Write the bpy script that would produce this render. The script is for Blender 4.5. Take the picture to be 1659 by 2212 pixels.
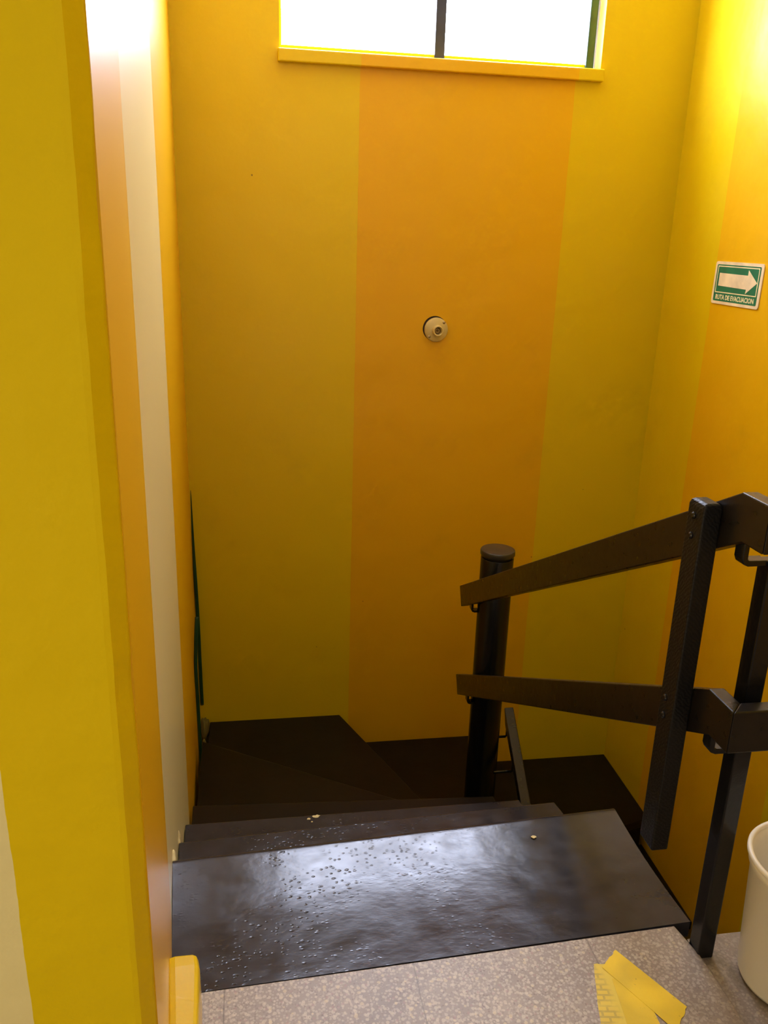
import bpy, bmesh, math, random
from mathutils import Vector, Matrix
random.seed(4)
for o in list(bpy.data.objects): bpy.data.objects.remove(o)
S = bpy.context.scene
COL = S.collection

# ---------------------------------------------------------------- camera
cd = bpy.data.cameras.new('camera'); cam = bpy.data.objects.new('camera', cd); COL.objects.link(cam)
cd.sensor_fit = 'HORIZONTAL'; cd.sensor_width = 36.0; cd.lens = 1789.0/1659.0*36.0; cd.clip_start = 0.02
VD = Vector((657-829.5, 6650-1106.0, 1789)).normalized()        # down, in camera coords (x right, y down, z fwd)
VY = Vector((540-829.5, 520-1106.0, 1789)); VY = (VY - VD*VY.dot(VD)).normalized()
VZ = -VD; VX = VY.cross(VZ)
R = Matrix((VX, VY, VZ))                                          # world = R @ cam
right = R @ Vector((1, 0, 0)); up = R @ Vector((0, -1, 0)); back = R @ Vector((0, 0, -1))
M = Matrix.Identity(4)
for i in range(3):
    M[i][0] = right[i]; M[i][1] = up[i]; M[i][2] = back[i]
M[0][3], M[1][3], M[2][3] = 0, 0, 1.5
cam.matrix_world = M
S.camera = cam

# ---------------------------------------------------------------- light
W = bpy.data.worlds.new('sky'); S.world = W; W.use_nodes = True
bg = W.node_tree.nodes['Background']; bg.inputs[0].default_value = (0.74, 0.79, 1.0, 1); bg.inputs[1].default_value = 25.0
def area(name, loc, size, size_y, power, col, direction, portal=False):
    d = bpy.data.lights.new(name, 'AREA'); d.shape = 'RECTANGLE'; d.size = size; d.size_y = size_y
    d.energy = power; d.color = col
    o = bpy.data.objects.new(name, d); COL.objects.link(o); o.location = loc
    o.rotation_euler = Vector(direction).to_track_quat('-Z', 'Y').to_euler()
    if portal: d.cycles.is_portal = True
    return o
area('window_portal', (0.84, 4.02, 2.78), 1.45, 1.0, 1, (1, 1, 1), (0, -1, 0), True)
area('landing_fill_light', (0.75, -0.2, 3.17), 1.2, 0.3, 7, (1.0, 0.96, 0.93), (0, 0, -1))  # unseen overhead fill added to light the landing
area('side_fill_light', (-1.97, -.55, 1.0), 0.9, 1.7, 13, (1.0, 0.89, 0.68), (1, 0, 0))  # out-of-view fill added to brighten the near pier
S.view_settings.view_transform = 'Standard'; S.view_settings.look = 'None'
S.view_settings.gamma = 1; S.view_settings.use_curve_mapping = False
S.view_settings.exposure = 0.75

# ---------------------------------------------------------------- materials
def nt(name):
    m = bpy.data.materials.new(name); m.use_nodes = True
    n = m.node_tree.nodes; l = m.node_tree.links
    return m, n, l, n['Principled BSDF']
def coords(n): return n.new('ShaderNodeTexCoord').outputs['Object']
def noise(n, l, vec, scale, detail=3, rough=.5):
    t = n.new('ShaderNodeTexNoise'); t.inputs['Scale'].default_value = scale
    t.inputs['Detail'].default_value = detail; t.inputs['Roughness'].default_value = rough
    l.new(vec, t.inputs['Vector']); return t.outputs['Fac']
def math_(n, l, op, a, b=0.0):
    t = n.new('ShaderNodeMath'); t.operation = op
    for i, v in enumerate((a, b)):
        if isinstance(v, (int, float)): t.inputs[i].default_value = v
        else: l.new(v, t.inputs[i])
    return t.outputs[0]
def rng(n, l, v, a, b, c, d):
    t = n.new('ShaderNodeMapRange'); t.inputs[1].default_value = a; t.inputs[2].default_value = b
    t.inputs[3].default_value = c; t.inputs[4].default_value = d; l.new(v, t.inputs[0]); return t.outputs[0]
def mix(n, l, f, a, b):
    t = n.new('ShaderNodeMix'); t.data_type = 'RGBA'
    for s, v in ((t.inputs[0], f), (t.inputs[6], a), (t.inputs[7], b)):
        if isinstance(v, (int, float)): s.default_value = v
        elif isinstance(v, tuple): s.default_value = (*v, 1)
        else: l.new(v, s)
    return t.outputs[2]
def bump(n, l, h, strength, dist, prev=None):
    b = n.new('ShaderNodeBump'); b.inputs['Strength'].default_value = strength; b.inputs['Distance'].default_value = dist
    l.new(h, b.inputs['Height'])
    if prev is not None: l.new(prev, b.inputs['Normal'])
    return b.outputs[0]

YEL = (0.71, 0.515, 0.002); ORG = (0.75, 0.42, 0.002); CRM = (0.76, 0.66, 0.32)
def paint(name, axis, cols, rough=0.38, spec=.4, lump=0.5, coat=0.0, dirt=.16, wobble=.003, specks=.75, fine=.16):
    """wall paint in vertical stripes: cols = [c0, (threshold, c1), ...] along the axis"""
    m, n, l, p = nt(name)
    v = coords(n)
    sx = n.new('ShaderNodeSeparateXYZ'); l.new(v, sx.inputs[0])
    a = sx.outputs[axis]
    wob = rng(n, l, noise(n, l, v, 9, 4, .6), 0, 1, -wobble, wobble)
    a = math_(n, l, 'ADD', a, wob)
    c = n.new('ShaderNodeRGB'); c.outputs[0].default_value = (*cols[0], 1); c = c.outputs[0]
    for th, cc in cols[1:]:
        c = mix(n, l, math_(n, l, 'GREATER_THAN', a, th), c, cc)
    # blotchy hand marks and dust
    if dirt:
        stain = rng(n, l, noise(n, l, v, 3.2, 6, .62), .60, .78, 0, dirt)
        c = mix(n, l, stain, c, (0.35, 0.24, 0.02))
    if specks:
        spk = n.new('ShaderNodeTexVoronoi'); spk.inputs['Scale'].default_value = 3.1; l.new(v, spk.inputs['Vector'])
        d = math_(n, l, 'LESS_THAN', spk.outputs['Distance'], 0.012)
        c = mix(n, l, math_(n, l, 'MULTIPLY', d, specks), c, (0.12, 0.07, 0.02))
    l.new(c, p.inputs['Base Color'])
    p.inputs['Roughness'].default_value = rough
    if lump: l.new(rng(n, l, noise(n, l, v, 3, 1), .3, .7, rough-.04, rough+.06), p.inputs['Roughness'])
    if lump:
        b1 = bump(n, l, noise(n, l, v, 5, 3), lump, .012)
        b2 = bump(n, l, noise(n, l, v, 70, 3, .6), fine, .002, b1)
        l.new(b2, p.inputs['Normal'])
    p.inputs['Specular IOR Level'].default_value = spec; p.inputs['Coat Weight'].default_value = coat; p.inputs['Coat Roughness'].default_value = .12
    return m
M_BACK = paint('paint_back', 0, [YEL, (0.473, ORG), (1.426, YEL)])
M_RIGHT = paint('paint_right', 1, [ORG, (1.54, YEL), (2.49, ORG), (3.43, YEL)])
M_LEFT = paint('paint_left', 1, [ORG, (1.59, CRM), (2.63, ORG)], rough=.3, lump=0, dirt=0.0, wobble=.0018, specks=0, fine=0)
M_NEAR = paint('paint_near', 0, [CRM, (-0.312, YEL)], rough=.5, lump=1.0, spec=.12, fine=.5)
M_CEIL = paint('paint_ceiling', 0, [(0.75, 0.72, 0.62)], rough=.7)
M_SILL = paint('paint_sill', 0, [YEL, (0.473, ORG), (1.43, YEL)], rough=.35, lump=.3)
M_YEL = paint('paint_yellow', 0, [YEL], rough=.35, lump=.3)
M_BASE = paint('paint_baseboard', 0, [(0.76, 0.52, 0.012)], rough=.26, lump=.5)
M_CHIP = paint('bare_plaster', 0, [(0.70, 0.60, 0.30)], rough=.7)
M_PATCH = paint('old_plaster', 0, [(0.13, 0.10, 0.015)], rough=.8, lump=1.0)

def simple(name, col, rough=.5, metal=0.0, bs=0.0, bscale=40, bd=.002, spec=.5):
    m, n, l, p = nt(name)
    v = coords(n)
    f = noise(n, l, v, bscale*.4, 4)
    c = mix(n, l, rng(n, l, f, .3, .7, 0, 1), tuple(x*.82 for x in col), tuple(min(1, x*1.14) for x in col))
    l.new(c, p.inputs['Base Color']); p.inputs['Roughness'].default_value = rough; p.inputs['Metallic'].default_value = metal
    p.inputs['Specular IOR Level'].default_value = spec
    if bs: l.new(bump(n, l, noise(n, l, v, bscale, 4, .6), bs, bd), p.inputs['Normal'])
    return m
M_GREEN = simple('green_enamel', (0.004, 0.045, 0.02), .35)
M_BLACKM = simple('black_enamel', (0.006, 0.006, 0.007), .24, bs=.25, bscale=50, spec=.36)
M_FRAME = simple('dark_frame', (0.03, 0.034, 0.06), .4)
M_FRAMEG = simple('green_frame', (0.012, 0.05, 0.04), .35, bs=.4)
M_PLATE = simple('photoluminescent_plate', (0.80, 0.66, 0.42), .5)
M_SGREEN = simple('sign_green', (0.005, 0.16, 0.075), .45)
M_SPRINT = simple('sign_cream', (0.82, 0.72, 0.42), .5)
M_CERAM = simple('old_ceramic', (0.62, 0.50, 0.22), .35, bs=.2)
M_BRASS = simple('tarnished_brass', (0.25, 0.17, 0.07), .4, .9)
M_SCREW = simple('screw_metal', (0.45, 0.36, 0.24), .35, .9)
M_HOLE = simple('hole_shadow', (0.03, 0.015, 0.008), .9)
M_PINK = simple('beige_plastic', (0.66, 0.45, 0.34), .5)

# worn glossy charcoal step paint
def step_paint():
    m, n, l, p = nt('worn_step_paint')
    v = coords(n)
    mp = n.new('ShaderNodeMapping'); mp.inputs['Scale'].default_value = (1, 1.6, 1); l.new(v, mp.inputs[0]); mv = mp.outputs[0]
    sp = n.new('ShaderNodeSeparateXYZ'); l.new(v, sp.inputs[0])
    base = mix(n, l, rng(n, l, noise(n, l, v, 7, 5, .6), .35, .7, 0, 1), (0.018, 0.018, 0.023), (0.028, 0.027, 0.034))
    rust = rng(n, l, noise(n, l, mv, 38, 4, .7), .66, .70, 0, .5)
    base = mix(n, l, rust, base, (0.055, 0.022, 0.018))
    l.new(base, p.inputs['Base Color'])
    l.new(rng(n, l, noise(n, l, mv, 14, 3, .5), .3, .75, .17, .27), p.inputs['Roughness'])
    left = rng(n, l, sp.outputs[0], .05, .60, 1.0, .12)           # dents crowd the left side, where feet turn in
    area_ = rng(n, l, noise(n, l, v, 5, 3, .5), .42, .60, 0, 1)
    h = None
    for sc, pick, r0, r1 in ((55, .74, .10, .36), (34, .90, .06, .22), (85, .70, .14, .40)):
        wv = n.new('ShaderNodeTexNoise'); wv.inputs['Scale'].default_value = sc*1.3; l.new(mv, wv.inputs['Vector'])
        va = n.new('ShaderNodeVectorMath'); va.operation = 'SCALE'; va.inputs['Scale'].default_value = .35/sc; l.new(wv.outputs['Color'], va.inputs[0])
        vb = n.new('ShaderNodeVectorMath'); vb.operation = 'ADD'; l.new(mv, vb.inputs[0]); l.new(va.outputs[0], vb.inputs[1])
        vo = n.new('ShaderNodeTexVoronoi'); vo.inputs['Scale'].default_value = sc; l.new(vb.outputs[0], vo.inputs['Vector'])
        hs = n.new('ShaderNodeSeparateColor'); l.new(vo.outputs['Color'], hs.inputs[0])
        k = math_(n, l, 'MULTIPLY', rng(n, l, vo.outputs['Distance'], r0, r1, 1, 0), math_(n, l, 'GREATER_THAN', hs.outputs[0], pick))
        h = k if h is None else math_(n, l, 'MAXIMUM', h, k)
    h = math_(n, l, 'MULTIPLY', math_(n, l, 'MULTIPLY', h, -1.0), math_(n, l, 'MULTIPLY', left, area_))
    b1 = bump(n, l, noise(n, l, v, 9, 2, .4), .20, .010)
    b2 = bump(n, l, h, .4, .0014, b1)
    b3 = bump(n, l, noise(n, l, mv, 55, 2, .5), .12, .0018, b2)
    l.new(b3, p.inputs['Normal'])
    p.inputs['Specular IOR Level'].default_value = .43
    return m
M_STEP = step_paint()
def low_step_paint():  # same step paint, its colour darkened for the shade down the well
    m, n, l, p = nt('shaded_step_paint')
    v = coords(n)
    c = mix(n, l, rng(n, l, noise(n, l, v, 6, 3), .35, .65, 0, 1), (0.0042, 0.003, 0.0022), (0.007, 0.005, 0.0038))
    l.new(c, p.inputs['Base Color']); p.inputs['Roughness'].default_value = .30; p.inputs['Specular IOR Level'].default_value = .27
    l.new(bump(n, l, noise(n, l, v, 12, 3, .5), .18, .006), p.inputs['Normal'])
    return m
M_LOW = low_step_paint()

def wood_paint():
    m, n, l, p = nt('dark_painted_timber')
    v = coords(n)
    c = mix(n, l, rng(n, l, noise(n, l, v, 14, 5), .3, .7, 0, 1), (0.007, 0.0052, 0.0038), (0.011, 0.0085, 0.006))
    ch = rng(n, l, noise(n, l, v, 60, 3, .7), .78, .80, 0, .6)
    c = mix(n, l, ch, c, (0.10, 0.025, 0.012))
    l.new(c, p.inputs['Base Color'])
    l.new(rng(n, l, noise(n, l, v, 40, 3), .3, .7, .26, .36), p.inputs['Roughness'])
    p.inputs['Specular IOR Level'].default_value = .33
    b1 = bump(n, l, noise(n, l, v, 40, 3, .5), .14, .0016)
    l.new(b1, p.inputs['Normal']); return m
M_WOOD = wood_paint()
def batten_paint():                                                # rough sawn: saw marks across the grain
    m, n, l, p = nt('sawn_painted_timber')
    v = coords(n)
    w = n.new('ShaderNodeTexWave'); w.wave_type = 'BANDS'; w.bands_direction = 'DIAGONAL'; w.inputs['Scale'].default_value = 60
    w.inputs['Distortion'].default_value = 7.0; w.inputs['Detail'].default_value = 3; l.new(v, w.inputs['Vector'])
    c = mix(n, l, w.outputs['Fac'], (0.005, 0.0045, 0.004), (0.009, 0.008, 0.007))
    ch = rng(n, l, noise(n, l, v, 55, 3, .7), .74, .77, 0, .8)
    c = mix(n, l, ch, c, (0.16, 0.035, 0.015))
    l.new(c, p.inputs['Base Color']); p.inputs['Roughness'].default_value = .42; p.inputs['Specular IOR Level'].default_value = .2
    b1 = bump(n, l, w.outputs['Fac'], .22, .002)
    l.new(bump(n, l, noise(n, l, v, 110, 3), .4, .002, b1), p.inputs['Normal']); return m
M_BATTEN = batten_paint()

def terrazzo():
    m, n, l, p = nt('terrazzo')
    v = coords(n)
    ground = mix(n, l, rng(n, l, noise(n, l, v, 5, 5, .6), .3, .7, 0, 1), (0.25, 0.20, 0.16), (0.37, 0.31, 0.245))
    c = ground
    for sc, th, col, seed, pk in ((150, .42, (0.52, 0.44, 0.35), 1.3, .3), (170, .38, (0.22, 0.175, 0.145), 5.3, .5), (115, .40, (0.60, 0.51, 0.41), 3.3, .35), (85, .36, (0.62, 0.54, 0.42), 0, .5), (120, .24, (0.13, 0.08, 0.07), 7.1, .72), (70, .28, (0.66, 0.54, 0.33), 11.7, .72), (95, .3, (0.36, 0.23, 0.20), 15.7, .7)):
        mp = n.new('ShaderNodeMapping'); mp.inputs['Location'].default_value = (seed, seed*.7, seed*.3); l.new(v, mp.inputs[0])
        dist = n.new('ShaderNodeMix'); dist.data_type = 'VECTOR'
        vo = n.new('ShaderNodeTexVoronoi'); vo.inputs['Scale'].default_value = sc; l.new(mp.outputs[0], vo.inputs['Vector'])
        k = math_(n, l, 'LESS_THAN', vo.outputs['Distance'], th)
        hs = n.new('ShaderNodeSeparateColor'); l.new(vo.outputs['Color'], hs.inputs[0])
        k = math_(n, l, 'MULTIPLY', k, math_(n, l, 'GREATER_THAN', hs.outputs[0], pk))
        c = mix(n, l, math_(n, l, 'MULTIPLY', k, .55), c, col)
    sp = n.new('ShaderNodeSeparateXYZ'); l.new(v, sp.inputs[0])
    # tile joints every 0.407 m
    wob = rng(n, l, noise(n, l, v, 20, 3), 0, 1, -.002, .002)
    fx = math_(n, l, 'FRACT', math_(n, l, 'DIVIDE', math_(n, l, 'ADD', math_(n, l, 'ADD', sp.outputs[0], wob), 4.07-.323), .407))
    j = math_(n, l, 'LESS_THAN', fx, .008)
    fy = math_(n, l, 'FRACT', math_(n, l, 'DIVIDE', math_(n, l, 'ADD', sp.outputs[1], 4.07-1.02), .407))
    j = math_(n, l, 'MAXIMUM', j, math_(n, l, 'LESS_THAN', fy, .008))
    c = mix(n, l, math_(n, l, 'MULTIPLY', j, .6), c, (0.13, 0.105, 0.085))
    # dirt: grime near the right-hand border of the landing and along the step
    gx = rng(n, l, sp.outputs[0], .55, 1.0, 0, 1)
    g = math_(n, l, 'MULTIPLY', gx, rng(n, l, noise(n, l, v, 6, 6, .65), .3, .65, .25, .8))
    c = mix(n, l, g, c, (0.17, 0.135, 0.11))
    s = math_(n, l, 'SUBTRACT', math_(n, l, 'ADD', sp.outputs[0], math_(n, l, 'MULTIPLY', math_(n, l, 'SUBTRACT', sp.outputs[1], 1.34), .45)), 1.0)
    s = rng(n, l, math_(n, l, 'ABSOLUTE', math_(n, l, 'ADD', s, rng(n, l, noise(n, l, v, 12, 4), 0, 1, -.03, .03))), .0, .038, .62, 0)
    c = mix(n, l, s, c, (0.085, 0.055, 0.012))
    l.new(c, p.inputs['Base Color'])
    p.inputs['Roughness'].default_value = .42
    l.new(bump(n, l, noise(n, l, v, 60, 4), .2, .001), p.inputs['Normal'])
    return m
M_TERR = terrazzo()

def tape_mat():
    m, n, l, p = nt('yellow_floor_tape')
    v = coords(n)
    c = mix(n, l, rng(n, l, noise(n, l, v, 9, 2), .4, .6, 0, 1), (0.66, 0.47, 0.02), (0.82, 0.58, 0.02))
    d = rng(n, l, noise(n, l, v, 70, 5, .7), .64, .72, 0, .7)
    c = mix(n, l, d, c, (0.22, 0.15, 0.03))
    l.new(c, p.inputs['Base Color']); p.inputs['Roughness'].default_value = .33
    l.new(bump(n, l, noise(n, l, v, 55, 3), .3, .0012), p.inputs['Normal'])
    return m
M_TAPE = tape_mat()
def tape_brick():                                                  # the tape printed with sole-tread dirt in a brick pattern
    m, n, l, p = nt('tread_marked_tape')
    v = coords(n)
    mp = n.new('ShaderNodeMapping'); mp.inputs['Rotation'].default_value = (0, 0, .15); l.new(v, mp.inputs[0])
    b = n.new('ShaderNodeTexBrick'); b.inputs['Scale'].default_value = 19; b.inputs['Mortar Size'].default_value = .05
    b.inputs['Color1'].default_value = (0.72, 0.53, 0.04, 1); b.inputs['Color2'].default_value = (0.68, 0.50, 0.06, 1); b.inputs['Mortar'].default_value = (0.50, 0.37, 0.05, 1)
    l.new(mp.outputs[0], b.inputs[0])
    sp = n.new('ShaderNodeSeparateXYZ'); l.new(v, sp.inputs[0])
    k = math_(n, l, 'MULTIPLY', rng(n, l, sp.outputs[0], .735, .72, 0, 1), rng(n, l, noise(n, l, v, 20, 3), .35, .5, 0, 1))
    c = mix(n, l, k, (0.72, 0.55, 0.06), b.outputs[0])
    l.new(c, p.inputs['Base Color']); p.inputs['Roughness'].default_value = .33
    return m
M_TAPEB = tape_brick()

def plastic():
    m, n, l, p = nt('white_plastic')
    p.inputs['Base Color'].default_value = (0.80, 0.73, 0.58, 1); p.inputs['Roughness'].default_value = .38
    p.inputs['Subsurface Weight'].default_value = .25; p.inputs['Subsurface Radius'].default_value = (.02, .015, .01); p.inputs['Subsurface Scale'].default_value = 1.0
    v = coords(n); l.new(bump(n, l, noise(n, l, v, 12, 3), .15, .004), p.inputs['Normal'])
    return m
M_PLAST = plastic()
def glass():
    m, n, l, p = nt('window_glass')
    n.remove(p); out = n['Material Output']
    t = n.new('ShaderNodeBsdfTransparent'); t.inputs[0].default_value = (.96, .97, .98, 1)
    g = n.new('ShaderNodeBsdfGlossy'); g.inputs['Roughness'].default_value = .03
    mx = n.new("ShaderNodeMixShader"); mx.inputs[0].default_value = .04; l.new(t.outputs[0], mx.inputs[1]); l.new(g.outputs[0], mx.inputs[2])
    l.new(mx.outputs[0], out.inputs[0]); return m
M_GLASS = glass()

# ---------------------------------------------------------------- mesh helpers
def obj(name, bm, mat, parent=None, smooth=False, bevel=0.0, segs=2):
    bmesh.ops.recalc_face_normals(bm, faces=bm.faces)
    me = bpy.data.meshes.new(name); bm.to_mesh(me); bm.free(); me.materials.append(mat)
    o = bpy.data.objects.new(name, me); COL.objects.link(o)
    if parent: o.parent = parent
    if smooth:
        for p in me.polygons: p.use_smooth = True
    if bevel:
        b = o.modifiers.new('bevel', 'BEVEL'); b.width = bevel; b.segments = segs; b.limit_method = 'ANGLE'; b.angle_limit = math.radians(35)
    return o
def struct(o, label=None):
    o['kind'] = 'structure'
    if label: o['label'] = label
    return o
def thing(name, label, cat, group=None):
    o = bpy.data.objects.new(name, None); COL.objects.link(o); o.empty_display_size = .05
    return tag(o, label, cat, group)
def tag(o, label, cat, group=None):
    o['label'] = label; o['category'] = cat
    if group: o['group'] = group
    return o
def add_box(bm, x0, x1, y0, y1, z0, z1):
    v = [bm.verts.new((x, y, z)) for x in (x0, x1) for y in (y0, y1) for z in (z0, z1)]
    for f in ((0, 1, 3, 2), (4, 6, 7, 5), (0, 4, 5, 1), (2, 3, 7, 6), (0, 2, 6, 4), (1, 5, 7, 3)):
        bm.faces.new([v[i] for i in f])
    return bm
def box(*a): return add_box(bmesh.new(), *a)
def add_prism(bm, pts, z0, z1):
    a = [bm.verts.new((x, y, z0)) for x, y in pts]; b = [bm.verts.new((x, y, z1)) for x, y in pts]
    bm.faces.new(a[::-1]); bm.faces.new(b)
    for i in range(len(pts)):
        j = (i+1) % len(pts); bm.faces.new((a[i], a[j], b[j], b[i]))
    return bm
def prism(pts, z0, z1): return add_prism(bmesh.new(), pts, z0, z1)
def add_loft(bm, secs):
    """secs: list of rings (equal count) -> capped tube"""
    rings = [[bm.verts.new(p) for p in s] for s in secs]
    n = len(rings[0])
    for r0, r1 in zip(rings, rings[1:]):
        for i in range(n):
            bm.faces.new((r0[i], r0[(i+1) % n], r1[(i+1) % n], r1[i]))
    bm.faces.new(rings[0][::-1]); bm.faces.new(rings[-1])
    return bm
def add_tube(bm, path, rad, n=12):
    pts = [Vector(p) for p in path]; secs = []
    rr = rad if isinstance(rad, (list, tuple)) else [rad]*len(pts)
    for i, p in enumerate(pts):
        d = (pts[min(i+1, len(pts)-1)] - pts[max(i-1, 0)]).normalized()
        ref = Vector((1, 0, 0)) if abs(d.x) < .8 else Vector((0, 1, 0))
        u = d.cross(ref).normalized(); w = d.cross(u)
        secs.append([p + (u*math.cos(2*math.pi*k/n) + w*math.sin(2*math.pi*k/n))*rr[i] for k in range(n)])
    return add_loft(bm, secs)
def add_lathe(bm, prof, c, axis='Z', n=48, close=True):
    rings = []
    for r, h in prof:
        ring = []
        for k in range(n):
            a = 2*math.pi*k/n; u, w = r*math.cos(a), r*math.sin(a)
            ring.append(bm.verts.new((c[0]+u, c[1]+w, c[2]+h) if axis == 'Z' else (c[0]+u, c[1]-h, c[2]+w)))
        rings.append(ring)
    for r0, r1 in zip(rings, rings[1:]):
        for k in range(n): bm.faces.new((r0[k], r0[(k+1) % n], r1[(k+1) % n], r1[k]))
    if close:
        bm.faces.new(rings[0][::-1]); bm.faces.new(rings[-1])
    return bm

# ---------------------------------------------------------------- room shell
ZT, ZB = 3.2, -2.9
XR, YB = 1.965, 3.87
WX0, WX1, WZ0, WZ1 = 0.135, 1.535, 2.262, 3.1
bm = bmesh.new()                                                   # back wall with a window opening
xs = [-0.45, WX0, WX1, 2.15]; zs = [ZB, WZ0, WZ1, ZT]
for i in range(3):
    for k in range(3):
        if i == 1 and k == 1: continue
        add_box(bm, xs[i], xs[i+1], YB, YB+.15, zs[k], zs[k+1])
bmesh.ops.remove_doubles(bm, verts=bm.verts, dist=1e-5)
struct(obj('wall_back', bm, M_BACK))
struct(obj('wall_right', box(XR, XR+.15, -1.6, YB, ZB, ZT), M_RIGHT))
WL = [(.943, -.152), (1.3, -.182), (1.65, -.216), (2.1, -.243), (2.7, -.264), (3.3, -.2855), (YB, -.307)]
# smooth, slightly bowed plaster
def wlx(y):
    for (y0, x0), (y1, x1) in zip(WL, WL[1:]):
        if y <= y1 or y1 == YB: return x0+(x1-x0)*(y-y0)/(y1-y0)
pts = []
N = 60
bm = bmesh.new()
rows = []
for i in range(N+1):
    y = .943+(YB-.943)*i/N
    x = sum(wlx(min(max(y+d, .943), YB)) for d in (-.12, -.06, 0, .06, .12))/5 if .12 < y-.943 and y < YB-.12 else wlx(y)
    pts.append((x, y))
poly = [(-.45, YB), (-.45, 1.06), (-.20, 1.06), (-.20, .955), (-.157, .944)] + pts
o = struct(obj('wall_left', prism(poly, ZB, ZT), M_LEFT))
# near pier: broad yellow face towards the landing and its worn corner
near = [(-2.0, .920), (-.1735, .920), (-.170, .9212), (-.1535, .9405), (-.1525, .9445), (-.20, 1.0), (-.20, .99), (-.40, .955), (-2.0, 1.05)]
bm = bmesh.new()
def pier():
    nz = 260
    front = []
    zz = [ZB + (ZT-ZB)*k/nz for k in range(nz+1)]
    rnd = random.Random(3)
    walk = 0
    for z in zz:
        walk = walk*.8 + rnd.uniform(-.0009, .0009)
        dent = -.004*math.exp(-((z-1.53)/.05)**2) - .003*math.exp(-((z-.98)/.03)**2)
        e = walk
        ring = [(-2.0, .920, z), (-.60, .920, z), (-.30, .9195+e*.3, z), (-.178, .920+e*.3, z), (-.1705+e*.6, .9212, z), (-.166+e*.5+dent*.4, .9262-dent*.4, z), (-.1545+e*.8+dent, .9395+e, z), (-.1525+e*.5+dent*.5, .9450, z), (-.156, .9475, z), (-.20, .953, z), (-2.0, 1.05, z)]
        front.append(ring)
    add_loft(bm, front)
pier()
struct(obj('wall_near', bm, M_NEAR, smooth=False), 'yellow painted pier with a worn rounded corner')
# rest of the landing room (behind and beside the viewer)
struct(obj('wall_rear', box(-2.0, XR, -1.75, -1.6, -.3, ZT), M_CEIL))
struct(obj('wall_landing', box(-2.15, -2.0, -1.75, 1.05, -.3, ZT), M_NEAR))
struct(obj('ceiling', box(-2.15, XR+.15, -1.75, YB+.15, ZT, ZT+.12), M_CEIL))

# landing floor: tiled slab with a small step down at its right-hand border
bm = bmesh.new()
add_prism(bm, [(-2.0, -1.6), (.935, -1.6), (.975, 1.19), (.97, 1.34), (.953, 1.423), (-.19, 1.3745), (-.152, .93), (-.175, .915), (-2.0, .915)], -.16, 0)
add_prism(bm, [(.936, -1.6), (XR, -1.6), (XR, 1.403), (1.03, 1.40), (.972, 1.395), (.971, 1.34), (.976, 1.19)], -.16, -.013)
struct(obj('floor', bm, M_TERR, bevel=.002))
struct(obj('wall_lower', box(-.45, XR, .05, .2, ZB, -.16), M_YEL))
struct(obj('wall_stair', prism([(-.45, .2), (-.155, .2), (-.155, .93), (-.2, 1.06), (-.45, 1.06)], ZB, -.16), M_YEL))
struct(obj('floor_lower', box(-.4, XR, 0.2, YB, ZB-.1, ZB), M_STEP))

# baseboard on the left wall, rounded end beside the first step
bm = bmesh.new()
secs = []
for y, top, xr, xl in ((.952, .118, -.110, -.1535), (1.1, .118, -.116, -.1655), (1.25, .119, -.122, -.1785), (1.335, .119, -.126, -.187), (1.362, .117, -.131, -.1895), (1.370, .108, -.139, -.190)):
    secs.append([(xl, y, 0.001), (xr, y, 0.001), (xr-.001, y, top-.014), (xr-.004, y, top-.004), (xr-.011, y, top), (xl+.012, y, top), (xl, y, top-.004)])
add_loft(bm, secs)
struct(obj('baseboard_left', bm, M_BASE, smooth=False, bevel=.004, segs=3))

# ---------------------------------------------------------------- window
bm = bmesh.new(); fy0, fy1 = YB+.085, YB+.125
add_box(bm, WX0, WX0+.012, fy0, fy1, WZ0, WZ1)
add_box(bm, WX0+.012, WX1-.04, fy0, fy1, WZ0, WZ0+.030)
add_box(bm, WX0, WX1, fy0, fy1, WZ1-.035, WZ1)
win = struct(obj('window_1', bm, M_YEL, bevel=.002))
struct(obj('window_mullion', box(.806, .851, fy0-.004, fy1+.004, WZ0+.006, WZ1), M_FRAME, bevel=.003)).parent = win
struct(obj('window_jamb', box(WX1-.042, WX1-.006, fy0-.012, fy1, WZ0+.004, WZ1), M_FRAMEG, bevel=.003)).parent = win
bm = bmesh.new(); add_box(bm, WX0+.008, .81, fy0+.018, fy0+.023, WZ0+.02, WZ1-.02); add_box(bm, .848, WX1-.03, fy0+.018, fy0+.023, WZ0+.02, WZ1-.02)
struct(obj('window_pane', bm, M_GLASS)).parent = win
sill = obj('trim_1', box(.127, 1.546, YB-.028, YB+.002, 2.208, 2.258), M_SILL, bevel=.005)
struct(sill)

# ---------------------------------------------------------------- staircase
st = thing('staircase', 'charcoal painted winding staircase going down from the terrazzo landing', 'stairs')
def tread_top(name, pts, z, th=.045, label=None):
    o = obj(name, prism(pts, z-th, z), M_STEP, st, bevel=.006, segs=3)
    if label: o['label'] = label
    return o
def lx(y): return wlx(y)
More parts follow.
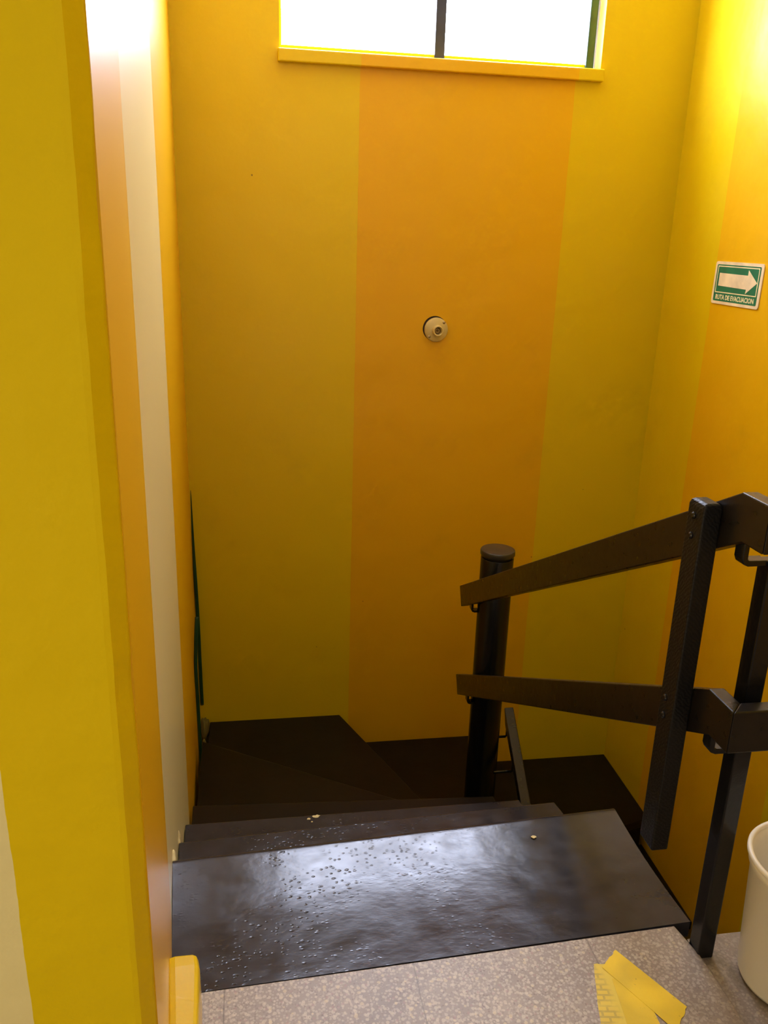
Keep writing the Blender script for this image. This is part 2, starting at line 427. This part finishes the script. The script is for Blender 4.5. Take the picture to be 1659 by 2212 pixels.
# first slab: slightly dished by wear
bm = bmesh.new()
nx, ny = 80, 60
def slab1(u, v):
    # left edge (-.212,1.376)->(-.222,1.787); right edge (1.006,1.446)->(.991,1.855)
    a = Vector((-.192, 1.376)).lerp(Vector((-.224, 1.787)), v); b = Vector((.998, 1.431)).lerp(Vector((.991, 1.855)), v)
    return a.lerp(b, u)
def dish(u, v):
    w = 1
    s = v
    z = -.0135*math.sin(math.pi*s)*w*(.85+.15*s)
    if v > .975: z -= .006*((v-.975)/.025)**2
    return z-.001
top = [[bm.verts.new((*slab1(i/nx, j/ny), dish(i/nx, j/ny))) for j in range(ny+1)] for i in range(nx+1)]
bot = [[None]*(ny+1) for _ in range(nx+1)]
for i in range(nx):
    for j in range(ny):
        bm.faces.new((top[i][j], top[i+1][j], top[i+1][j+1], top[i][j+1]))
rim = [top[i][0] for i in range(nx+1)] + [top[nx][j] for j in range(1, ny+1)] + [top[i][ny] for i in range(nx-1, -1, -1)] + [top[0][j] for j in range(ny-1, 0, -1)]
rim = [bm.verts.new(v.co.copy()) for v in rim]
low = [bm.verts.new((v.co.x, v.co.y, -.045)) for v in rim]
for k in range(len(rim)):
    kk = (k+1) % len(rim); bm.faces.new((rim[k], low[k], low[kk], rim[kk]))
bm.faces.new(low[::-1])
o = obj('step', bm, M_STEP, st, smooth=True); o['label'] = 'worn, pitted top step reflecting the window'
for p in o.data.polygons:
    if abs(p.normal.z) < .5: p.use_smooth = False
if o.data.polygons[5].normal.z < 0: o.data.flip_normals()
def corner(pts): return pts
treads = [
    ([(lx(1.74)+.002, 1.745), (.985, 1.80), (.928, 2.122), (lx(2.07)+.002, 2.068)], -.18),
    ([(lx(2.04)+.002, 2.04), (.925, 2.09), (.908, 2.375), (lx(2.37)+.002, 2.376)], -.36),
    ([(lx(2.34)+.002, 2.34), (.905, 2.34), (.900, 2.637), (lx(2.7)+.010, 2.711)], -.54),
    ([(lx(2.68)+.006, 2.68), (.900, 2.60), (.925, 2.69), (.880, 2.70), (-.262, 3.414)], -.72),
    ([(-.258, 3.38), (.86, 2.68), (.97, 2.95), (.885, 2.70), (.425, YB-.003), (-.254, YB-.003)], -.90),
    ([(.40, YB-.002), (.86, 2.68), (.96, 2.9), (1.02, 3.15), (1.23, YB-.002)], -1.08),
    ([(1.20, YB-.001), (1.02, 3.15), (1.08, 3.10), (XR-.002, 3.30), (XR-.002, YB-.001)], -1.26),
    ([(1.08, 3.12), (XR-.002, 3.33), (XR-.002, 2.80), (1.06, 2.80)], -1.44),
]
# tread 6: clean convex outline
treads[4] = ([(-.258, 3.38), (.84, 2.69), (.886, 2.71), (.425, YB-.003), (-.254, YB-.003)], -.90)
for k in range(5):
    y1 = 2.83-.29*k
    treads.append(([(1.06, y1), (XR-.002, y1), (XR-.002, y1-.32), (1.06, y1-.32)], -1.62-.18*k))
def inset(pts, d):
    cx = sum(p[0] for p in pts)/len(pts); cy = sum(p[1] for p in pts)/len(pts)
    return [(cx+(x-cx)*(1-d), cy+(y-cy)*(1-d)) for x, y in pts]
for pts, z in treads:
    bm = bmesh.new()
    add_prism(bm, pts, z-.045, z); add_prism(bm, inset(pts, .05), z-.24, z-.0449)
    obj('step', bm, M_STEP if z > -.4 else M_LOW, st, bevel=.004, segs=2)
# riser block beneath the top slab
obj('step_support', prism([(-.18, 1.43), (.96, 1.47), (.955, 1.78), (-.205, 1.74)], -.30, -.0455), M_STEP, st)
# stringer wall closing the inner side under the first flight
# chips of bare plaster on the third step
def blob(cx, cy, r, n=14, seed=0, sx=1.0):
    rr = random.Random(seed); return [(cx+sx*r*math.cos(2*math.pi*k/n)*rr.uniform(.55, 1.1), cy+r*math.sin(2*math.pi*k/n)*rr.uniform(.55, 1.1)) for k in range(n)]
bm = prism(blob(.186, 2.366, .009, seed=1, sx=1.8), -.3595, -.3588); add_prism(bm, blob(.160, 2.356, .006, seed=2, sx=1.1), -.3595, -.3588); add_prism(bm, blob(.170, 2.340, .0035, seed=3), -.3595, -.3588)
obj('paint_chip', bm, M_CHIP, st)['label'] = 'pale chips of bare plaster'
bm = prism(blob(.245, 2.86, .006, seed=6, sx=1.6), -.7195, -.7188)
obj('paint_chip', bm, M_CHIP, st)['label'] = 'tiny pale chip'
bm = prism(blob(.725, 1.765, .006, seed=9, sx=1.4), -.006, -.0045)
obj('paint_chip', bm, M_CHIP, st)['label'] = 'tiny pale chip'
def mortar(cx, cy, cz, sx, sy, sz, seed):
    bm = bmesh.new(); bmesh.ops.create_icosphere(bm, subdivisions=3, radius=1); rr = random.Random(seed)
    for v in bm.verts:
        d = 1+.28*math.sin(v.co.x*5+seed)*math.cos(v.co.y*4+seed*2)+rr.uniform(-.06, .06)
        v.co = Vector((cx+v.co.x*sx*d, cy+v.co.y*sy*d, cz+v.co.z*sz*d))
    return obj('mortar_lump', bm, M_PATCH, st, smooth=True)
mortar(-.278, 3.80, -.90, .022, .07, .05, 1)
mortar(-.272, 3.62, -.93, .024, .09, .05, 2)
mortar(-.279, 3.47, -.96, .016, .05, .09, 3)
for a in ((-.232, 1.80, -.02, .014, .03, .025, 5), (-.250, 2.10, -.20, .014, .035, .03, 6)):
    mortar(*a).data.materials[0] = M_CHIP

# ---------------------------------------------------------------- timber handrail beside the first flight
hr = thing('handrail', 'black painted timber handrail with two sloping beams beside the top flight', 'handrail')
RX0, RX1, YK, YT = .900, .934, 1.362, 1.272
def rail(zk, yf, zf, h=.092):
    """sloped run down to the newel post, level run past the landing edge, then a mitred turn to the right"""
    s = (zf-zk)/(yf-YK); d = Vector((0, 1, s)).normalized(); nrm = Vector((0, s, -1)).normalized()
    a = Vector((0, yf, zf)); b = a+nrm*h
    # bottom of the kink: intersection with level run bottom
    hb = h
    zb = zk-hb
    bk_y = YK + (b.z + s*(YK-b.y) - zb)*0
    # bottom line of the slope: z = b.z + s*(y-b.y); meets z = zk-hb at:
    yk2 = b.y + (zb-b.z)/s
    def sec(x):
        return [(x, a.y, a.z), (x, YK, zk)], [(x, b.y, b.z), (x, yk2, zb)]
    bm = bmesh.new()
    L = []
    for x in (RX0, RX1):
        L.append([bm.verts.new((x, a.y, a.z)), bm.verts.new((x, YK, zk)), bm.verts.new((x, YT + (x-RX0), zk)),
                  bm.verts.new((x, YT + (x-RX0), zb)), bm.verts.new((x, yk2, zb)), bm.verts.new((x, b.y, b.z))])
    l0, l1 = L
    bm.faces.new(l0); bm.faces.new(l1[::-1])
    for i in range(6):
        j = (i+1) % 6
        bm.faces.new((l0[i], l0[j], l1[j], l1[i]))
    # turned run along +X
    w = RX1-RX0
    pr = [(YT, zk), (YT+w, zk), (YT+w, zb), (YT, zb)]
    A = [bm.verts.new((RX0 + (y-YT), y, z)) for y, z in pr]; B = [bm.verts.new((XR-.002, y, z)) for y, z in pr]
    bm.faces.new(A); bm.faces.new(B[::-1])
    for i in range(4):
        j = (i+1) % 4; bm.faces.new((A[i], B[i], B[j], A[j]))
    return bm
for zk, yf, zf, lb in ((1.080, 3.335, .056, 'upper beam'), (.665, 3.304, -.372, 'lower beam')):
    o = obj('rail', rail(zk, yf, zf), M_WOOD, hr, bevel=.003, segs=2); o['label'] = lb
# sawn batten bolted on the viewer's side
bm = bmesh.new()
y0, y1, xa, xb = 1.414, 1.474, .860, .8995
secs = []
for z, dy, dx in ((.228, .0, .0), (.26, 0, 0), (.5, 0, 0), (.93, 0, 0), (.935, .0, .0), (1.028, 0, 0), (1.036, .004, .002), (1.040, .010, .006)):
    secs.append([(xa+dx, y0+dy*.4, z), (xb-dx, y0+dy*.4, z), (xb-dx, y1-dy, z), (xa+dx, y1-dy, z)])
add_loft(bm, secs)
obj('batten', bm, M_BATTEN, hr, bevel=.004, segs=3)['label'] = 'rough sawn vertical batten hanging above the step'
for y, z in ((1.447, 1.008), (1.447, .966), (1.450, .597), (1.448, .556)):
    bm = bmesh.new(); secs = []
    for r, h in ((.0075, 0), (.0072, .003), (.0045, .0055)):
        secs.append([(xa-h+.0005, y+r*math.cos(2*math.pi*k/14), z+r*math.sin(2*math.pi*k/14)) for k in range(14)])
    add_loft(bm, secs); obj('bolt', bm, M_BLACKM, hr, smooth=False)
# square steel post standing on the landing
obj('post', box(.966, 1.004, 1.337, 1.377, -.013, .945), M_BLACKM, hr, bevel=.003)['label'] = 'square steel post standing on the landing'
def bracket(path, w, t):
    """flat bar bent in the XZ plane, width w along Y"""
    bm = bmesh.new(); secs = []
    pts = [Vector(p) for p in path]
    for i, p in enumerate(pts):
        d0 = (pts[i]-pts[i-1]).normalized() if i else (pts[1]-pts[0]).normalized()
        d1 = (pts[i+1]-pts[i]).normalized() if i < len(pts)-1 else d0
        d = (d0+d1).normalized(); nn = Vector((d.z, 0, -d.x)); k = 1/max(.5, d.dot(d1))
        q = nn*t*.5*k
        secs.append([p+q+Vector((0, -w/2, 0)), p+q+Vector((0, w/2, 0)), p-q+Vector((0, w/2, 0)), p-q+Vector((0, -w/2, 0))])
    return add_loft(bm, secs)
def lpath(x0, x1, y, zt, drop):
    return [(x0, y, zt), (x0, y, zt-drop+.010), (x0+.003, y, zt-drop+.003), (x0+.010, y, zt-drop), (x1, y, zt-drop)]
for y, zt, x1 in ((1.360, .992, .967), (1.360, .577, .967)):
    obj('bracket', bracket(lpath(.918, x1, y, zt, .050), .030, .012), M_BLACKM, hr, bevel=.002)
for y, zt in ((3.17, .055), (3.14, -.375)):
    obj('bracket', bracket(lpath(.914, .965, y, zt-.0, .045), .030, .009), M_BLACKM, hr, bevel=.001)

# ---------------------------------------------------------------- round newel column
ncol = thing('newel_column', 'round black steel column at the centre of the winding stairs', 'column')
CX, CY = 1.006, 3.15
bm = bmesh.new(); add_lathe(bm, [(.0695, ZB), (.0695, .262)], (CX, CY, 0), n=40)
obj('shaft', bm, M_BLACKM, ncol, smooth=True, bevel=.002)
bm = bmesh.new(); add_lathe(bm, [(.060, .262), (.060, .272), (.073, .274), (.0735, .290), (.071, .296), (.05, .2975), (.01, .298)], (CX, CY, 0), n=48)
obj('cap', bm, simple('cap_enamel', (0.03, 0.026, 0.022), .3, bs=.2), ncol, smooth=True, bevel=.001)['label'] = 'round flat cap with a worn edge'
for o in (ncol,):
    pass

# ---------------------------------------------------------------- handrail of the lower flight
lr = thing('handrail', 'short dark handrail sloping down behind the steps, right of the round column', 'handrail')
a = Vector((1.166, 3.30, -.56)); b = Vector((1.134, 2.894, -.775)); d = (b-a)
e = a + d*2.6
w = Vector((.022, 0, 0)); hh = Vector((0, -.03, -.075))
bm = bmesh.new()
add_loft(bm, [[a-w, a+w, a+w+hh, a-w+hh], [e-w, e+w, e+w+hh, e-w+hh]])
obj('rail', bm, M_WOOD, lr, bevel=.003)
for t in (.12, .50):
    p = a+d*t+Vector((-.012, 0, -.07))
    bm = bmesh.new(); add_tube(bm, [p+Vector((0, 0, .02)), p+Vector((0, 0, -.022)), p+Vector((-.006, 0, -.030)), p+Vector((-.075 if t < .3 else -.09, 0.0, -.030))], .006, 8)
    obj('bracket', bm, M_BLACKM, lr)

# ---------------------------------------------------------------- dark green pipes in the back left corner
def smoothpath(pts, n=8):
    out = []
    P = [Vector(p) for p in pts]
    for i in range(len(P)-1):
        p0, p1, p2, p3 = P[max(i-1, 0)], P[i], P[i+1], P[min(i+2, len(P)-1)]
        for k in range(n):
            t = k/n
            out.append(.5*((2*p1)+(-p0+p2)*t+(2*p0-5*p1+4*p2-p3)*t*t+(-p0+3*p1-3*p2+p3)*t**3))
    out.append(P[-1]); return out
pa = smoothpath([(-.2985, 3.835, .372), (-.297, 3.835, .05), (-.291, 3.835, -.30), (-.290, 3.835, -.55), (-.288, 3.835, -.775)])
rad = [min(.0095, .0012+.0105*min(1, i/14)) for i in range(len(pa))]
bm = bmesh.new(); add_tube(bm, pa, rad, 10)
tag(obj('pipe', bm, M_GREEN, smooth=True), 'long thin dark green pipe standing in the far left corner', 'pipe')
pb = smoothpath([(-.2745, 3.56, -.155), (-.281, 3.54, -.25), (-.286, 3.52, -.39), (-.283, 3.50, -.50), (-.280, 3.48, -.62), (-.276, 3.45, -.80), (-.273, 3.44, -.90), (-.271, 3.43, -1.10)])
bm = bmesh.new(); add_tube(bm, pb, .0085, 10)
tag(obj('pipe', bm, M_GREEN, smooth=True), 'shorter bent green pipe in front of the long one, against the left wall', 'pipe')

# ---------------------------------------------------------------- lamp socket on the back wall
ls = thing('lamp_socket', 'bare cream ceramic lamp socket on the orange stripe of the back wall', 'lamp socket')
c = (.8525, YB, 1.129)
bm = bmesh.new(); add_lathe(bm, [(.056, .0005), (.056, .006), (.0545, .011), (.050, .0145), (.030, .016), (.022, .019)], c, 'Y', 56)
obj('base_plate', bm, M_CERAM, ls, smooth=True, bevel=.0005)
c2 = (.856, YB, 1.126)
bm = bmesh.new(); add_lathe(bm, [(.026, .014), (.0235, .040), (.0225, .043), (.0195, .043), (.0175, .040), (.0170, .018)], c2, 'Y', 40, close=False)
obj('collar', bm, M_CERAM, ls, smooth=True)
bm = bmesh.new(); add_lathe(bm, [(.0162, .0172), (.0155, .0205), (.010, .0205), (.009, .0185), (.006, .0185), (.005, .024), (.001, .025)], c2, 'Y', 30)
obj('contact', bm, M_BRASS, ls, smooth=True)['label'] = 'dark brass contact'
for sx, sz in ((.034, .034), (-.033, -.031)):
    bm = bmesh.new(); add_lathe(bm, [(.0065, .013), (.0065, .0160), (.004, .0175), (.001, .018)], (c[0]+sx, YB, c[2]+sz), 'Y', 18)
    s = obj('screw', bm, M_SCREW, ls, smooth=True)
bm = bmesh.new(); add_lathe(bm, [(.057, .0002), (.057, .0012), (.02, .0014)], (c[0]-.006, YB, c[2]+.0055), 'Y', 40)
obj('mounting_hole', bm, M_HOLE, ls)['label'] = 'dark ragged gap above the plate'

# ---------------------------------------------------------------- evacuation sign on the right wall
sg = thing('evacuation_sign', 'green and cream evacuation route sign with a right-pointing arrow', 'sign')
ys, zs_ = 3.425, 1.304; sw, sh = .352, .172
tilt = math.radians(-.6)
def sgp(u, v, d):                                                 # u to the right (towards the viewer = -Y), v up
    return (XR-d, ys-(u*math.cos(tilt)-v*math.sin(tilt)), zs_+v*math.cos(tilt)+u*math.sin(tilt)+.000)
def rrect(u0, u1, v0, v1, r, n=5):
    out = []
    for cu, cv, a0 in ((u1-r, v1-r, 0), (u0+r, v1-r, 90), (u0+r, v0+r, 180), (u1-r, v0+r, 270)):
        for k in range(n+1):
            a = math.radians(a0+90*k/n); out.append((cu+r*math.cos(a), cv+r*math.sin(a)))
    return out
def sgpoly(bm, pts, d0, d1):
    a = [bm.verts.new(sgp(u, v, d0)) for u, v in pts]; b = [bm.verts.new(sgp(u, v, d1)) for u, v in pts]
    bm.faces.new(a[::-1]); bm.faces.new(b)
    for i in range(len(pts)):
        j = (i+1) % len(pts); bm.faces.new((a[i], a[j], b[j], b[i]))
    return bm
def sgring(bm, o_, i_, d):
    a = [bm.verts.new(sgp(u, v, d)) for u, v in o_]; b = [bm.verts.new(sgp(u, v, d)) for u, v in i_]
    for k in range(len(o_)):
        j = (k+1) % len(o_); bm.faces.new((a[k], a[j], b[j], b[k]))
obj('plate', sgpoly(bmesh.new(), rrect(0, sw, 0, sh, .012), .0005, .004), M_PLATE, sg)
obj('green_field', sgpoly(bmesh.new(), rrect(.014, sw-.016, .012, sh-.012, .006), .004, .0043), M_SGREEN, sg)
bm = bmesh.new(); sgring(bm, rrect(.022, sw-.024, .046, sh-.017, .003), rrect(.027, sw-.029, .050, sh-.021, .002), .0046)
obj('border_line', bm, M_SPRINT, sg)
ar = [(.038, .072), (.245, .072), (.245, .056), (.318, .0975), (.245, .139), (.245, .123), (.038, .123)]
ar = [(.040, .074), (.252, .070), (.250, .053), (.322, .098), (.252, .145), (.252, .124), (.040, .126)]
obj('arrow', sgpoly(bmesh.new(), ar, .0043, .0047), M_PLATE, sg)['label'] = 'cream arrow pointing right'
cu = bpy.data.curves.new('lettering', 'FONT'); cu.body = 'RUTA DE EVACUACION'; cu.size = .027; cu.align_x = 'LEFT'; cu.offset = .0007; cu.extrude = .0002; cu.resolution_u = 3
to = bpy.data.objects.new('tmp', cu); COL.objects.link(to)
bpy.context.view_layer.update()
dg = bpy.context.evaluated_depsgraph_get()
me = bpy.data.meshes.new_from_object(to.evaluated_get(dg)); COL.objects.unlink(to); bpy.data.objects.remove(to)
mx = max(v.co.x for v in me.vertices); kx = .286/mx
for v in me.vertices:
    v.co = Vector(sgp(.032+v.co.x*kx, .0195+v.co.y, .0046+v.co.z))
me.materials.clear(); me.materials.append(M_SPRINT)
tx = bpy.data.objects.new('lettering', me); COL.objects.link(tx); tx.parent = sg; tx['label'] = 'cream lettering RUTA DE EVACUACION'

# ---------------------------------------------------------------- bucket and tub on the landing
bk = thing('bucket', 'white plastic bucket on the landing, right of the steel post', 'bucket')
BX, BY, BZ = 1.143, 1.262, -.013
bm = bmesh.new()
add_lathe(bm, [(.096, 0), (.104, .003), (.108, .012), (.1215, .285), (.1265, .287), (.1265, .312), (.1235, .312), (.1180, .285), (.1165, .262), (.104, .014), (.10, .008), (.02, .006)], (BX, BY, BZ), n=80)
obj('body', bm, M_PLAST, bk, smooth=True)
bm = bmesh.new()
add_lathe(bm, [(.1215, .3115), (.1225, .316), (.1255, .3185), (.1305, .318), (.1325, .315), (.1325, .309), (.1305, .307), (.1268, .308)], (BX, BY, BZ), n=80, close=False)
obj('rim', bm, M_PLAST, bk, smooth=True)
tb = bmesh.new()
add_lathe(tb, [(.055, 0), (.060, .004), (.066, .10), (.069, .102), (.069, .106), (.064, .106), (.056, .01), (.02, .008)], (1.098, 1.058, BZ), n=48)
tag(obj('plastic_tub', tb, M_PINK, smooth=True), 'small beige plastic tub, barely in view in front of the white bucket', 'tub')

# ---------------------------------------------------------------- yellow tape on the floor
def tape(pts, z, m, label):
    o = obj('floor_tape', prism(pts, z, z+.0005), m)
    return tag(o, label, 'tape', 'yellow tape strips stuck on the landing floor')
def torn(a, b, n, amp, seed):
    rr = random.Random(seed); a = Vector(a); b = Vector(b); d = (b-a).normalized(); nn = Vector((-d.y, d.x)); out = []
    for k in range(n+1):
        p = a.lerp(b, k/n) + (nn*rr.uniform(-amp, amp) if 0 < k < n else Vector((0, 0))); out.append((p.x, p.y))
    return out
A = torn((.785, 1.372), (.730, 1.331), 9, .002, 1) + [(.7985, 1.209), (.813, 1.181), (.826, 1.160)] + torn((.834, 1.166), (.873, 1.213), 6, .002, 2)[0:]
A = torn((.785, 1.372), (.735, 1.331), 9, .002, 1) + [(.798, 1.212), (.822, 1.163)] + torn((.838, 1.176), (.873, 1.213), 6, .0015, 2)
tape(A, .0014, M_TAPE, 'yellow tape strip lying diagonally on top, its corner nearest the steps')
B = torn((.770, 1.336), (.721, 1.342), 7, .0015, 3) + torn((.721, 1.342), (.661, 1.15), 10, .0012, 4)[1:] + [(.725, 1.15), (.733, 1.204)]
tape(B, .0002, M_TAPEB, 'leftmost yellow tape strip, marked with shoe-sole dirt')
Cc = [(.760, 1.30), (.733, 1.204), (.7245, 1.15), (.808, 1.15), (.798, 1.212), (.790, 1.30)]
Cc = [(.745, 1.30), (.733, 1.206), (.724, 1.15), (.797, 1.15), (.799, 1.212), (.785, 1.30)]
tape(Cc, .0008, M_TAPE, 'short middle yellow tape strip between the diagonal and the leftmost one')
